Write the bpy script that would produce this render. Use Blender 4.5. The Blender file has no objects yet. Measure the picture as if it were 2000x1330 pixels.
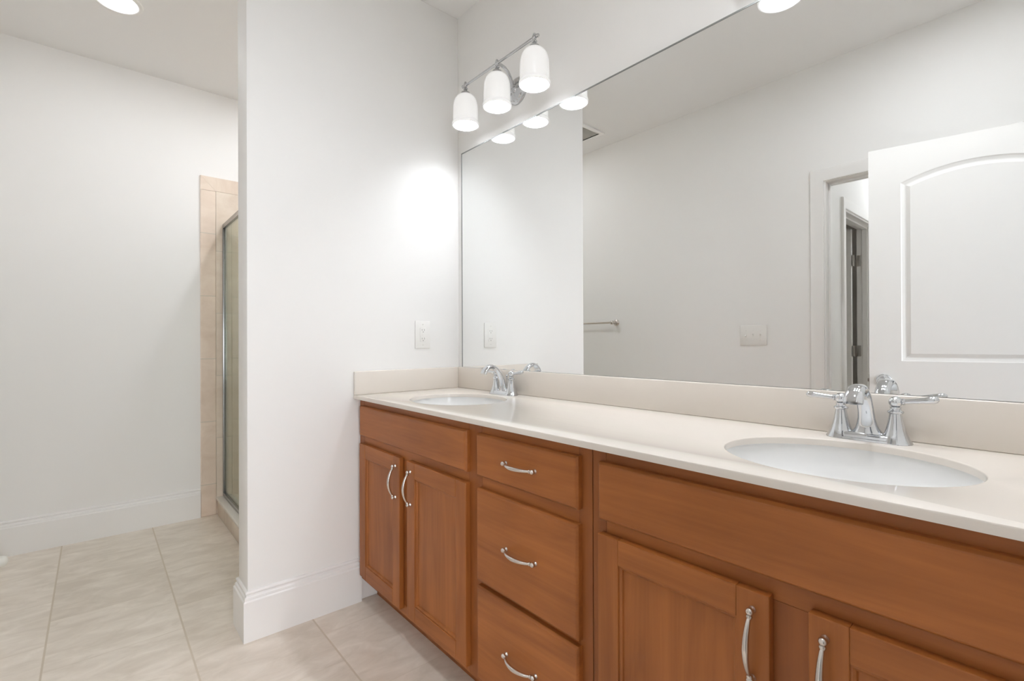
import bpy, bmesh, math, random
from mathutils import Vector, Matrix

random.seed(4)
S = bpy.context.scene
COL = S.collection
PI = math.pi

# ------------------------------------------------------------------ camera
cam_d = bpy.data.cameras.new('camera')
cam = bpy.data.objects.new('camera', cam_d)
COL.objects.link(cam)
cam_d.sensor_fit = 'HORIZONTAL'
cam_d.sensor_width = 36.0
cam_d.lens = 950.29 / 2000.0 * 36.0
cam_d.clip_start = 0.02
_yaw, _pit, _rol = math.radians(40.594), math.radians(0.1665), math.radians(-0.2193)
_fw = Vector((-math.cos(_yaw), math.sin(_yaw), 0))
_rt = Vector((math.sin(_yaw), math.cos(_yaw), 0))
_up = Vector((0, 0, 1))
_f = _fw * math.cos(_pit) + _up * math.sin(_pit)
_u = _up * math.cos(_pit) - _fw * math.sin(_pit)
_r3 = _rt * math.cos(_rol) + _u * math.sin(_rol)
_u3 = _u * math.cos(_rol) - _rt * math.sin(_rol)
CAM = Vector((2.0064, -1.373, 1.10))
M = Matrix.Identity(4)
for i in range(3):
    M[i][0], M[i][1], M[i][2], M[i][3] = _r3[i], _u3[i], -_f[i], CAM[i]
cam.matrix_world = M
S.camera = cam

# ------------------------------------------------------------------ world, exposure
W = bpy.data.worlds.new('world')
S.world = W
W.use_nodes = True
W.node_tree.nodes['Background'].inputs[0].default_value = (0.965, 1.0, 1.06, 1)
W.node_tree.nodes['Background'].inputs[1].default_value = 6.6
S.view_settings.view_transform = 'Standard'
S.view_settings.look = 'None'
S.view_settings.gamma = 1.0
S.view_settings.use_curve_mapping = False
S.view_settings.exposure = 0.63
# portal so that daylight through the added bedroom window is sampled well
_pl = bpy.data.lights.new('window_portal', 'AREA')
_pl.shape = 'RECTANGLE'; _pl.size = 3.3; _pl.size_y = 2.0
_pl.cycles.is_portal = True
_po = bpy.data.objects.new('window_portal', _pl)
COL.objects.link(_po)
_po.location = (5.79, -1.35, 1.35)
_po.rotation_euler = (PI / 2, 0, PI / 2)
S.cycles.max_bounces = 16
S.cycles.diffuse_bounces = 12
S.cycles.glossy_bounces = 8
S.cycles.transmission_bounces = 8
S.cycles.sample_clamp_indirect = 6.0
S.cycles.use_denoising = True

BULB_W = 138.0        # emission strength of each vanity bulb
SHADE_E = 0.15       # glow of the opal glass
DOWN_E = 27.0       # emission of the recessed lamp near the far wall
ENTRY_FILL_E = 95.0       # added unseen fill lamp near the entry door
SHOWER_FILL_E = 104.0      # added unseen fill lamp over the shower
HALL_FILL_E = 42.0  # added unseen fill lamp in the passage

# ------------------------------------------------------------------ materials
def mat(name):
    m = bpy.data.materials.new(name)
    m.use_nodes = True
    nt = m.node_tree
    return m, nt, nt.nodes['Principled BSDF']

def nd(nt, typ, ins=None, **kw):
    n = nt.nodes.new(typ)
    for k, v in kw.items():
        setattr(n, k, v)
    for k, v in (ins or {}).items():
        if isinstance(v, bpy.types.NodeSocket):
            nt.links.new(v, n.inputs[k])
        else:
            n.inputs[k].default_value = v
    return n

def mth(nt, op, a, b=None, c=None):
    ins = {0: a}
    if b is not None: ins[1] = b
    if c is not None: ins[2] = c
    return nd(nt, 'ShaderNodeMath', ins, operation=op).outputs[0]

def ramp(nt, fac, stops):
    r = nd(nt, 'ShaderNodeValToRGB', {0: fac})
    el = r.color_ramp.elements
    while len(el) < len(stops): el.new(0.5)
    for e, (p, c) in zip(el, stops):
        e.position = p
        e.color = (*c, 1)
    return r.outputs[0]

def mixc(nt, fac, a, b):
    n = nt.nodes.new('ShaderNodeMix')
    n.data_type = 'RGBA'
    for idx, v in ((0, fac), (6, a), (7, b)):
        if isinstance(v, bpy.types.NodeSocket): nt.links.new(v, n.inputs[idx])
        else: n.inputs[idx].default_value = v if idx == 0 else (*v, 1)
    return n.outputs[2]

def plain(name, col, rough=0.5, metal=0.0, spec=0.5, bump=0.0, bscale=200.0, coat=0.0, vary=0.0):
    m, nt, p = mat(name)
    p.inputs['Base Color'].default_value = (*col, 1)
    p.inputs['Roughness'].default_value = rough
    p.inputs['Metallic'].default_value = metal
    p.inputs['Specular IOR Level'].default_value = spec
    p.inputs['Coat Weight'].default_value = coat
    tc = nd(nt, 'ShaderNodeTexCoord').outputs['Object']
    if vary:
        nz = nd(nt, 'ShaderNodeTexNoise', {'Vector': tc, 'Scale': 6.0, 'Detail': 3.0}).outputs[0]
        c = mixc(nt, nz, tuple(x * (1 - vary) for x in col), tuple(min(1, x * (1 + vary)) for x in col))
        nt.links.new(c, p.inputs['Base Color'])
    if bump:
        nz = nd(nt, 'ShaderNodeTexNoise', {'Vector': tc, 'Scale': bscale, 'Detail': 2.0}).outputs[0]
        b = nd(nt, 'ShaderNodeBump', {'Height': nz, 'Strength': bump, 'Distance': 0.002})
        nt.links.new(b.outputs[0], p.inputs['Normal'])
    return m

def emis(name, col, strength, base=(0.8, 0.8, 0.8), rough=0.3):
    m, nt, p = mat(name)
    p.inputs['Base Color'].default_value = (*base, 1)
    p.inputs['Roughness'].default_value = rough
    p.inputs['Emission Color'].default_value = (*col, 1)
    p.inputs['Emission Strength'].default_value = strength
    return m

def wood(name, axis, dark=(0.250, 0.076, 0.0150), light=(0.415, 0.142, 0.0320)):
    m, nt, p = mat(name)
    tc = nd(nt, 'ShaderNodeTexCoord').outputs['Object']
    sc = {'z': (9.0, 9.0, 0.9), 'x': (0.9, 9.0, 9.0)}[axis]
    mp = nd(nt, 'ShaderNodeMapping', {'Vector': tc, 'Scale': sc}).outputs[0]
    n1 = nd(nt, 'ShaderNodeTexNoise', {'Vector': mp, 'Scale': 1.3, 'Detail': 5.0, 'Roughness': 0.55, 'Distortion': 1.4}).outputs[0]
    sc2 = {'z': (160.0, 160.0, 5.0), 'x': (5.0, 160.0, 160.0)}[axis]
    mp2 = nd(nt, 'ShaderNodeMapping', {'Vector': tc, 'Scale': sc2}).outputs[0]
    n2 = nd(nt, 'ShaderNodeTexNoise', {'Vector': mp2, 'Scale': 1.0, 'Detail': 3.0}).outputs[0]
    n3 = nd(nt, 'ShaderNodeTexNoise', {'Vector': tc, 'Scale': 3.5, 'Detail': 2.0}).outputs[0]
    v = mth(nt, 'ADD', mth(nt, 'MULTIPLY', n1, 0.6), mth(nt, 'ADD', mth(nt, 'MULTIPLY', n2, 0.16), mth(nt, 'MULTIPLY', n3, 0.24)))
    c = ramp(nt, v, [(0.34, dark), (0.66, light)])
    nt.links.new(c, p.inputs['Base Color'])
    p.inputs['Roughness'].default_value = 0.42
    p.inputs['Specular IOR Level'].default_value = 0.4
    b = nd(nt, 'ShaderNodeBump', {'Height': n2, 'Strength': 0.06, 'Distance': 0.001})
    nt.links.new(b.outputs[0], p.inputs['Normal'])
    return m

def tile(name, ax1, ax2, p1, p2, o1, o2, stagger, colA, colB, grout, gw, stretch, rough=0.35, blotch=(5.0, 0.5), soft=1.0):
    """joints along ax1 every p1 from o1 and along ax2 every p2 from o2 (rows along ax2)"""
    m, nt, p = mat(name)
    tc = nd(nt, 'ShaderNodeTexCoord').outputs['Object']
    sp = nd(nt, 'ShaderNodeSeparateXYZ', {0: tc})
    a, b = sp.outputs['XYZ'.index(ax1)], sp.outputs['XYZ'.index(ax2)]
    rb = mth(nt, 'DIVIDE', mth(nt, 'SUBTRACT', b, o2), p2)
    row = mth(nt, 'FLOOR', rb)
    ra = mth(nt, 'DIVIDE', mth(nt, 'SUBTRACT', a, o1), p1)
    ra = mth(nt, 'ADD', ra, mth(nt, 'MULTIPLY', row, stagger))
    ca = mth(nt, 'FLOOR', ra)
    fa = mth(nt, 'FRACT', ra)
    fb = mth(nt, 'FRACT', rb)
    da = mth(nt, 'MULTIPLY', mth(nt, 'MINIMUM', fa, mth(nt, 'SUBTRACT', 1.0, fa)), p1)
    db = mth(nt, 'MULTIPLY', mth(nt, 'MINIMUM', fb, mth(nt, 'SUBTRACT', 1.0, fb)), p2)
    d = mth(nt, 'MINIMUM', da, db)
    g = nd(nt, 'ShaderNodeMapRange', {0: d, 1: gw * 0.35, 2: gw * 0.65, 3: 1.0, 4: 0.0}).outputs[0]
    gb = nd(nt, 'ShaderNodeMapRange', {0: db, 1: gw * 0.35, 2: gw * 0.65, 3: 1.0, 4: 0.0}).outputs[0]
    g = mth(nt, 'MAXIMUM', gb, mth(nt, 'MULTIPLY', g, soft))
    cv = nd(nt, 'ShaderNodeCombineXYZ', {0: ca, 1: row})
    wn = nd(nt, 'ShaderNodeTexWhiteNoise', {0: cv.outputs[0]})
    off = nd(nt, 'ShaderNodeVectorMath', {0: wn.outputs['Color'], 1: (7.0, 7.0, 7.0)}, operation='MULTIPLY').outputs[0]
    pv = nd(nt, 'ShaderNodeVectorMath', {0: tc, 1: off}, operation='ADD').outputs[0]
    mp = nd(nt, 'ShaderNodeMapping', {'Vector': pv, 'Scale': stretch}).outputs[0]
    n1 = nd(nt, 'ShaderNodeTexNoise', {'Vector': mp, 'Scale': blotch[0], 'Detail': 6.0, 'Roughness': 0.62, 'Distortion': 0.6}).outputs[0]
    n2 = nd(nt, 'ShaderNodeTexNoise', {'Vector': pv, 'Scale': 3.0, 'Detail': 2.0}).outputs[0]
    v = mth(nt, 'ADD', mth(nt, 'MULTIPLY', n1, 0.7), mth(nt, 'ADD', mth(nt, 'MULTIPLY', n2, 0.2), mth(nt, 'MULTIPLY', wn.outputs[0], 0.1)))
    c = ramp(nt, v, [(0.35, colA), (0.68, colB)])
    nt.links.new(mixc(nt, g, c, grout), p.inputs['Base Color'])
    nt.links.new(mth(nt, 'ADD', mth(nt, 'MULTIPLY', g, 0.35), rough), p.inputs['Roughness'])
    h = mth(nt, 'ADD', mth(nt, 'SUBTRACT', 1.0, g), mth(nt, 'MULTIPLY', n1, 0.25))
    bp = nd(nt, 'ShaderNodeBump', {'Height': h, 'Strength': 0.25, 'Distance': 0.0015})
    nt.links.new(bp.outputs[0], p.inputs['Normal'])
    return m

WALLC = (0.85, 0.843, 0.825)
M_WALL = plain('wall_paint', WALLC, 0.62, spec=0.3, bump=0.05, bscale=260)
M_CEIL = plain('ceiling_paint', (0.84, 0.833, 0.82), 0.8, spec=0.2, bump=0.08, bscale=180)
M_BEDW = plain('added_bedroom_paint', (0.13, 0.135, 0.14), 0.65, spec=0.3, bump=0.05, bscale=260)  # added bedroom kept dark to cut bounce and darken chrome reflections
M_TRIM = plain('trim_paint', (0.84, 0.83, 0.81), 0.32, spec=0.45)
M_DOOR = plain('door_paint', (0.83, 0.82, 0.795), 0.38, spec=0.4, bump=0.03, bscale=120)
M_WOODV = wood('stained_maple_upright', 'z')
M_WOODH = wood('stained_maple_level', 'x')
M_WOODF = wood('stained_maple_frame', 'z', (0.215, 0.064, 0.0135), (0.335, 0.107, 0.0240))
M_INSIDE = plain('cabinet_inside', (0.30, 0.15, 0.07), 0.6, vary=0.1)
M_COUNTER = plain('cream_cultured_marble', (0.72, 0.668, 0.605), 0.15, spec=0.5, coat=0.1, vary=0.015)
M_BASIN = plain('white_porcelain', (0.81, 0.81, 0.80), 0.10, spec=0.5, vary=0.005)
M_CHROME = plain('polished_chrome', (0.67, 0.685, 0.705), 0.05, metal=1.0, vary=0.01)
M_CHROMD = plain('lamp_chrome_darkened', (0.56, 0.565, 0.575), 0.08, metal=1.0, vary=0.01)  # darker than the faucet chrome; dim ceiling reflections put into its colour
M_NICKEL = plain('satin_nickel', (0.66, 0.615, 0.57), 0.24, metal=1.0, vary=0.03)
M_STEEL = plain('hinge_steel', (0.42, 0.40, 0.37), 0.38, metal=1.0, vary=0.05)
M_FRAMEC = plain('frame_chrome_darkened', (0.36, 0.36, 0.36), 0.22, metal=1.0, vary=0.05)  # chrome frame with its dark reflections put into the metal colour
M_MIRROR = plain('mirror_silver', (0.93, 0.94, 0.935), 0.0, metal=1.0)
M_MEDGE = plain('mirror_ground_edge', (0.26, 0.27, 0.26), 0.35, metal=0.3, vary=0.03)
M_PLATE = plain('white_plastic', (0.83, 0.82, 0.79), 0.3, spec=0.5, vary=0.01)
M_SLOT = plain('grey_slot', (0.30, 0.29, 0.27), 0.6, vary=0.1)
M_RUBBER = plain('white_rubber', (0.88, 0.88, 0.84), 0.45, vary=0.02)
M_STONE = plain('white_stone_cap', (0.80, 0.77, 0.71), 0.25, vary=0.04)
M_VENTD = plain('vent_grey_metal', (0.70, 0.69, 0.66), 0.6, vary=0.05)
M_SHADE = emis('opal_glass', (1.0, 0.995, 0.985), SHADE_E, base=(0.91, 0.91, 0.91), rough=0.22)
M_BULB = emis('bulb_glow', (0.965, 1.0, 1.06), BULB_W)
M_LENS = emis('downlight_lens', (0.965, 1.0, 1.06), DOWN_E)
M_LENS2 = emis('entry_fill_lens', (0.965, 1.0, 1.06), ENTRY_FILL_E)
M_LENS3 = emis('shower_fill_lens', (0.965, 1.0, 1.06), SHOWER_FILL_E)
M_HALL = emis('hall_fill_glow', (0.965, 1.0, 1.06), HALL_FILL_E)

m, nt, p = mat('clear_shower_glass')
for l in list(nt.links): nt.links.remove(l)
_tr = nd(nt, 'ShaderNodeBsdfTransparent', {'Color': (0.76, 0.785, 0.735, 1)})
_gl = nd(nt, 'ShaderNodeBsdfGlossy', {'Color': (0.95, 1.0, 0.97, 1), 'Roughness': 0.01})
_bf = nd(nt, 'ShaderNodeNewGeometry').outputs['Backfacing']
_fr = nd(nt, 'ShaderNodeFresnel', {'IOR': mth(nt, 'SUBTRACT', 1.5, mth(nt, 'MULTIPLY', _bf, 0.8333))})
_mx = nd(nt, 'ShaderNodeMixShader', {0: _fr.outputs[0], 1: _tr.outputs[0], 2: _gl.outputs[0]})
nt.links.new(_mx.outputs[0], nt.nodes['Material Output'].inputs[0])
M_GLASS = m

M_CARPET = plain('added_bedroom_carpet', (0.14, 0.125, 0.105), 0.9, vary=0.06, bump=0.4, bscale=300)  # kept dark so the added bedroom bounces less light
TA, TB, TG = (0.47, 0.385, 0.295), (0.60, 0.515, 0.415), (0.52, 0.44, 0.34)
M_FLOOR = tile('floor_tile', 'X', 'Y', 0.397, 0.397, 0.1465, -0.717, 0.5, (0.68, 0.605, 0.515), (0.90, 0.83, 0.745), (0.64, 0.56, 0.455), 0.006, (2.4, 1.0, 1.0), rough=0.3, blotch=(7.0, 0.5), soft=0.3)
M_STILE = tile('shower_wall_tile', 'Y', 'Z', 0.30, 0.40, -0.782, 0.092, 0.5, (0.68, 0.57, 0.46), (0.83, 0.735, 0.63), (0.62, 0.55, 0.46), 0.005, (1.0, 1.0, 1.6), rough=0.3)
M_STILX = tile('shower_wall_tile_long', 'X', 'Z', 0.30, 0.40, -1.6177, 0.092, 0.5, (0.68, 0.57, 0.46), (0.83, 0.735, 0.63), (0.62, 0.55, 0.46), 0.005, (1.0, 1.0, 1.6), rough=0.3)
M_BULL = tile('bullnose_tile', 'Y', 'Z', 0.60, 0.40, -0.90, 0.20, 0.0, (0.70, 0.565, 0.455), (0.85, 0.73, 0.62), (0.62, 0.55, 0.46), 0.005, (1.0, 1.0, 1.6), rough=0.28)
M_BULLT = tile('bullnose_cap_tile', 'Y', 'Z', 0.40, 0.60, -0.867, 1.80, 0.0, (0.70, 0.575, 0.465), (0.85, 0.74, 0.63), (0.62, 0.55, 0.46), 0.005, (1.0, 1.6, 1.0), rough=0.28)
M_CURBT = tile('curb_tile', 'X', 'Z', 0.40, 0.60, -1.30, -0.2, 0.0, (0.60, 0.50, 0.40), (0.75, 0.66, 0.55), (0.62, 0.55, 0.46), 0.005, (1.6, 1.0, 1.0), rough=0.28)

# ------------------------------------------------------------------ mesh helpers
class MB:
    def __init__(s):
        s.bm = bmesh.new()
        s.mats = []
    def mi(s, m):
        if m not in s.mats: s.mats.append(m)
        return s.mats.index(m)
    def _add(s, vs, fs, m):
        k = s.mi(m)
        v = [s.bm.verts.new(x) for x in vs]
        out = []
        for f in fs:
            try:
                fc = s.bm.faces.new([v[i] for i in f])
                fc.material_index = k
                out.append(fc)
            except ValueError:
                pass
        return v, out
    def box(s, x0, x1, y0, y1, z0, z1, m, bev=0.0, seg=2):
        vs = [(x, y, z) for x in (x0, x1) for y in (y0, y1) for z in (z0, z1)]
        fs = [(0, 1, 3, 2), (4, 6, 7, 5), (0, 4, 5, 1), (2, 3, 7, 6), (0, 2, 6, 4), (1, 5, 7, 3)]
        v, f = s._add(vs, fs, m)
        if bev:
            es = list({e for q in f for e in q.edges})
            bmesh.ops.bevel(s.bm, geom=es, offset=bev, segments=seg, profile=0.5, affect='EDGES')
        return s
    def lathe(s, prof, m, M4=None, n=32, caps=True):
        """prof: list of (r, z) about local z"""
        M4 = M4 or Matrix.Identity(4)
        vs = []
        for r, z in prof:
            for i in range(n):
                a = 2 * PI * i / n
                vs.append(M4 @ Vector((r * math.cos(a), r * math.sin(a), z)))
        fs = []
        for j in range(len(prof) - 1):
            for i in range(n):
                k = (i + 1) % n
                fs.append((j * n + i, j * n + k, (j + 1) * n + k, (j + 1) * n + i))
        if caps:
            fs.append(tuple(reversed(range(n))))
            fs.append(tuple((len(prof) - 1) * n + i for i in range(n)))
        s._add(vs, fs, m)
        return s
    def tube(s, pts, rad, m, n=14, up=(0, 0, 1), rad2=None):
        """tube along pts; rad a number or list; rad2 the radius across the second axis"""
        P = [Vector(p) for p in pts]
        R = rad if isinstance(rad, (list, tuple)) else [rad] * len(P)
        R2 = rad2 or R
        vs = []
        prev = None
        for i, c in enumerate(P):
            t = (P[min(i + 1, len(P) - 1)] - P[max(i - 1, 0)]).normalized()
            if prev is None:
                a = Vector(up).cross(t)
                if a.length < 1e-4: a = Vector((1, 0, 0)).cross(t)
                a.normalize()
            else:
                a = (prev - t * prev.dot(t)).normalized()
            prev = a
            b = t.cross(a)
            for k in range(n):
                q = 2 * PI * k / n
                vs.append(c + a * (R[i] * math.cos(q)) + b * (R2[i] * math.sin(q)))
        fs = []
        for j in range(len(P) - 1):
            for k in range(n):
                l = (k + 1) % n
                fs.append((j * n + k, j * n + l, (j + 1) * n + l, (j + 1) * n + k))
        fs.append(tuple(reversed(range(n))))
        fs.append(tuple((len(P) - 1) * n + k for k in range(n)))
        s._add(vs, fs, m)
        return s
    def loft(s, loops, m, cap0=True, cap1=True):
        n = len(loops[0])
        vs = [p for l in loops for p in l]
        fs = []
        for j in range(len(loops) - 1):
            for k in range(n):
                q = (k + 1) % n
                fs.append((j * n + k, j * n + q, (j + 1) * n + q, (j + 1) * n + k))
        if cap0: fs.append(tuple(reversed(range(n))))
        if cap1: fs.append(tuple((len(loops) - 1) * n + k for k in range(n)))
        s._add(vs, fs, m)
        return s
    def build(s, name, parent=None, loc=None, smooth=True, ang=32.0):
        bmesh.ops.remove_doubles(s.bm, verts=s.bm.verts, dist=1e-6)
        bmesh.ops.recalc_face_normals(s.bm, faces=s.bm.faces)
        me = bpy.data.meshes.new(name)
        s.bm.to_mesh(me)
        s.bm.free()
        for q in s.mats: me.materials.append(q)
        if smooth:
            for f in me.polygons: f.use_smooth = True
            me.set_sharp_from_angle(angle=math.radians(ang))
        o = bpy.data.objects.new(name, me)
        COL.objects.link(o)
        if parent: o.parent = parent
        if loc: o.location = loc
        return o

def sph(mb, c, r, m, n=18, sz=1.0):
    k = 10
    prof = [(max(1e-5, r * math.sin(PI * i / k)), -r * sz * math.cos(PI * i / k)) for i in range(k + 1)]
    mb.lathe(prof, m, Matrix.Translation(Vector(c)), n=n, caps=False)

def thing(name, label, cat, loc=(0, 0, 0), group=None):
    o = bpy.data.objects.new(name, None)
    COL.objects.link(o)
    o.location = loc
    o.empty_display_size = 0.05
    o['label'] = label
    o['category'] = cat
    if group: o['group'] = group
    return o

def struct(o, label=None, cat=None):
    o['kind'] = 'structure'
    if label: o['label'] = label
    if cat: o['category'] = cat
    return o

def dup(root, loc, label):
    def cp(o, par):
        c = o.copy()
        COL.objects.link(c)
        c.parent = par
        for ch in o.children: cp(ch, c)
        return c
    r = cp(root, None)
    r.location = loc
    r['label'] = label
    return r

# ------------------------------------------------------------------ room shell
ZC = 2.7076            # ceiling
XL = -1.6177           # far left wall
YF = -1.8348           # wall opposite the mirror
XR = 2.125             # wall with the entry doorway
PE, PT = -0.9459, 0.1437   # partition end, thickness
HX0, HX1, HZ = 1.058, 1.77, 2.016     # doorway in the wall opposite
EY0, EY1, EZ = -1.748, -0.925, 2.05   # entry doorway
HWX = 0.9325           # hallway side wall
DY0, DY1 = -3.405, -2.648             # doorway in the hallway side wall
YE = -4.3

b = MB(); b.box(-1.75, 2.24, -4.45, 0.12, -0.1, 0.0, M_FLOOR)
struct(b.build('floor'), 'beige square ceramic tile floor laid in running bond', 'floor')
b = MB(); b.box(-1.75, 5.92, -4.45, 1.12, ZC, ZC + 0.1, M_CEIL)
struct(b.build('ceiling'), 'flat pale ceiling over the whole bathroom', 'ceiling')
b = MB(); b.box(-1.74, 2.24, 0.0, 0.12, 0, ZC, M_WALL)
struct(b.build('wall_back'), 'pale painted wall carrying the long mirror', 'wall')
b = MB(); b.box(-1.74, XL, -1.95, 0.0, 0, ZC, M_WALL)
struct(b.build('wall_left'), 'pale painted far wall with tall white baseboard', 'wall')
b = MB(); b.box(-PT, 0.0, PE, 0.0, 0, ZC, M_WALL, bev=0.004)
struct(b.build('wall_partition'), 'pale painted partition at the end of the vanity', 'wall')
b = MB()
b.box(XL, HX0 - 0.018, -1.95, YF, 0, ZC, M_WALL)
b.box(HX1 + 0.018, 2.24, -1.95, YF, 0, ZC, M_WALL)
b.box(HX0 - 0.018, HX1 + 0.018, -1.95, YF, HZ + 0.018, ZC, M_WALL)
struct(b.build('wall_front', smooth=False), 'pale painted wall opposite the mirror, with a doorway', 'wall')
b = MB()
b.box(XR, 2.24, EY1 + 0.018, 0.0, 0, ZC, M_WALL)
b.box(XR, 2.24, YF, EY0 - 0.018, 0, ZC, M_WALL)
b.box(XR, 2.24, EY0 - 0.018, EY1 + 0.018, EZ + 0.018, ZC, M_WALL)
struct(b.build('wall_right', smooth=False), 'pale painted wall with the entry doorway beside the vanity', 'wall')
b = MB()
b.box(HWX - 0.12, HWX, DY1 + 0.018, -1.95, 0, ZC, M_WALL)
b.box(HWX - 0.12, HWX, YE, DY0 - 0.018, 0, ZC, M_WALL)
b.box(HWX - 0.12, HWX, DY0 - 0.018, DY1 + 0.018, HZ + 0.018, ZC, M_WALL)
struct(b.build('wall_hallway_left', smooth=False), 'pale side wall of the passage beyond the doorway', 'wall')
b = MB(); b.box(1.95, 2.07, YE, -1.95, 0, ZC, M_WALL)
struct(b.build('wall_hallway_right'), 'pale right wall of the passage beyond the doorway', 'wall')
b = MB(); b.box(-0.5, 2.07, YE - 0.12, YE, 0, ZC, M_WALL)
struct(b.build('wall_hallway_end'), 'pale end wall of the passage beyond the doorway', 'wall')
b = MB(); b.box(-0.5, -0.38, YE, -1.95, 0, ZC, M_WALL)
struct(b.build('wall_closet'), 'pale wall of the dim room off the passage', 'wall')

# added bedroom behind the camera; walls and wide window shape daylight through the doorway
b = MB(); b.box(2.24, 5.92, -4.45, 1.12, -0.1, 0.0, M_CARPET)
struct(b.build('floor_bedroom'), 'dark carpet of the added bedroom beyond the entry doorway', 'floor')
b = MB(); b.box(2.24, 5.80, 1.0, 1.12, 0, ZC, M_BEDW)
struct(b.build('wall_bedroom_back'), 'dark grey wall of the added bedroom', 'wall')
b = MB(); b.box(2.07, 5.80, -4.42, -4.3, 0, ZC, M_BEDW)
struct(b.build('wall_bedroom_front'), 'dark grey wall of the added bedroom', 'wall')
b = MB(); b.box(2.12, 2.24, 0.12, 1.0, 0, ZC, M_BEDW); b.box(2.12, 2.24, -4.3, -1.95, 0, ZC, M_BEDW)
struct(b.build('wall_bedroom_left', smooth=False), 'dark grey added bedroom wall beside the entry doorway', 'wall')
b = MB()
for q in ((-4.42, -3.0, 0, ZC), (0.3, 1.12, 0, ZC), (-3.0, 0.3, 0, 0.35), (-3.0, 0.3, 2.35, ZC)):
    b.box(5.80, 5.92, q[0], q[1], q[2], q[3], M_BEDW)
struct(b.build('wall_bedroom_right', smooth=False), 'dark grey added bedroom wall with a wide opening for fill daylight', 'wall')

# baseboards: sweep (thickness, height) profile along a floor path
BP = [(0, 0), (0.0165, 0), (0.0165, 0.1455), (0.0155, 0.1475), (0.0115, 0.1505), (0.0120, 0.1560), (0.0110, 0.1605),
      (0.0065, 0.1640), (0.0055, 0.1690), (0.0085, 0.1725), (0.0085, 0.1770), (0.0060, 0.1810), (0, 0.1824)]
def baseboard(name, path, side, label):
    """path of (x, y); side +1 puts the board to the left of the walking direction"""
    P = [Vector(p) for p in path]
    loops = []
    for i, c in enumerate(P):
        ds = []
        if i > 0: ds.append((P[i] - P[i - 1]).normalized())
        if i < len(P) - 1: ds.append((P[i + 1] - P[i]).normalized())
        ns = [Vector((-d.y, d.x)) * side for d in ds]
        if len(ns) == 2:
            k = (ns[0] + ns[1]) / (1 + ns[0].dot(ns[1]))
        else:
            k = ns[0]
        loops.append([(c.x + k.x * t, c.y + k.y * t, z) for t, z in BP])
    mb = MB(); mb.loft(loops, M_TRIM)
    return struct(mb.build(name, ang=25), label, 'baseboard')
baseboard('baseboard_left', [(XL, -0.868), (XL, YF)], 1, 'tall white baseboard along the far wall')
baseboard('baseboard_partition', [(0, -0.513), (0, PE), (-PT, PE), (-PT, -0.782)], 1, 'tall white baseboard wrapping the partition end')
baseboard('baseboard_front', [(XL + 0.0165, YF), (0.982, YF)], 1, 'tall white baseboard under the towel bar')
baseboard('baseboard_hallway', [(HWX, -1.95), (HWX, DY1 + 0.07)], 1, 'white baseboard on the passage side wall')

# casings: profile swept round an opening, in the plane of a wall
CP = [(0, 0), (0, 0.010), (0.006, 0.0125), (0.020, 0.0135), (0.042, 0.0155), (0.058, 0.0175), (0.066, 0.0165), (0.069, 0.012), (0.069, 0)]
def casing(name, fn, u0, u1, H, label):
    loops = []
    for w_ in ((-1, 0, 0), (-1, H, 1), (1, H, 1), (1, 0, 0)):
        sgn, z, up = w_
        u = u0 if sgn < 0 else u1
        loops.append([fn(u + sgn * w, z + (w if up else 0), t) for w, t in CP])
    mb = MB(); mb.loft(loops, M_TRIM)
    return struct(mb.build(name, ang=25), label, 'door casing')
casing('trim_1', lambda u, z, t: (u, YF + t, z), HX0 - 0.0075, HX1 + 0.0075, HZ + 0.005, 'white casing around the doorway opposite the mirror')
casing('trim_2', lambda u, z, t: (HWX + t, u, z), DY0 - 0.0075, DY1 + 0.0075, HZ + 0.012, 'white casing around the doorway inside the passage')
casing('trim_3', lambda u, z, t: (XR - t, u, z), EY0 - 0.0075, EY1 + 0.0075, EZ + 0.005, 'white casing around the entry doorway')
def jamb(name, fn, u0, u1, H, d0, d1, stop0, stop1, label):
    """lining boards of an opening with a stop strip; fn(u, depth, z)"""
    mb = MB()
    def bx(a0, a1, e0, e1, z0, z1):
        p, q = fn(a0, e0, z0), fn(a1, e1, z1)
        mb.box(min(p[0], q[0]), max(p[0], q[0]), min(p[1], q[1]), max(p[1], q[1]), z0, z1, M_TRIM, bev=0.0015)
    bx(u0 - 0.018, u0, d0, d1, 0, H)
    bx(u1, u1 + 0.018, d0, d1, 0, H)
    bx(u0 - 0.018, u1 + 0.018, d0, d1, H, H + 0.018)
    bx(u0, u0 + 0.011, stop0, stop1, 0, H - 0.011)
    bx(u1 - 0.011, u1, stop0, stop1, 0, H - 0.011)
    bx(u0, u1, stop0, stop1, H - 0.011, H)
    return struct(mb.build(name, smooth=False), label, 'door jamb')
jamb('trim_4', lambda u, d, z: (u, d, z), HX0, HX1, HZ, -1.95, YF, -1.915, -1.88, 'white jamb lining of the doorway opposite the mirror')
jamb('trim_5', lambda u, d, z: (d, u, z), DY0, DY1, HZ, HWX - 0.12, HWX, HWX - 0.08, HWX - 0.045, 'white jamb lining of the doorway inside the passage')
jamb('trim_6', lambda u, d, z: (d, u, z), EY0, EY1, EZ, XR, 2.24, XR + 0.042, XR + 0.075, 'white jamb lining of the entry doorway')

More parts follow.
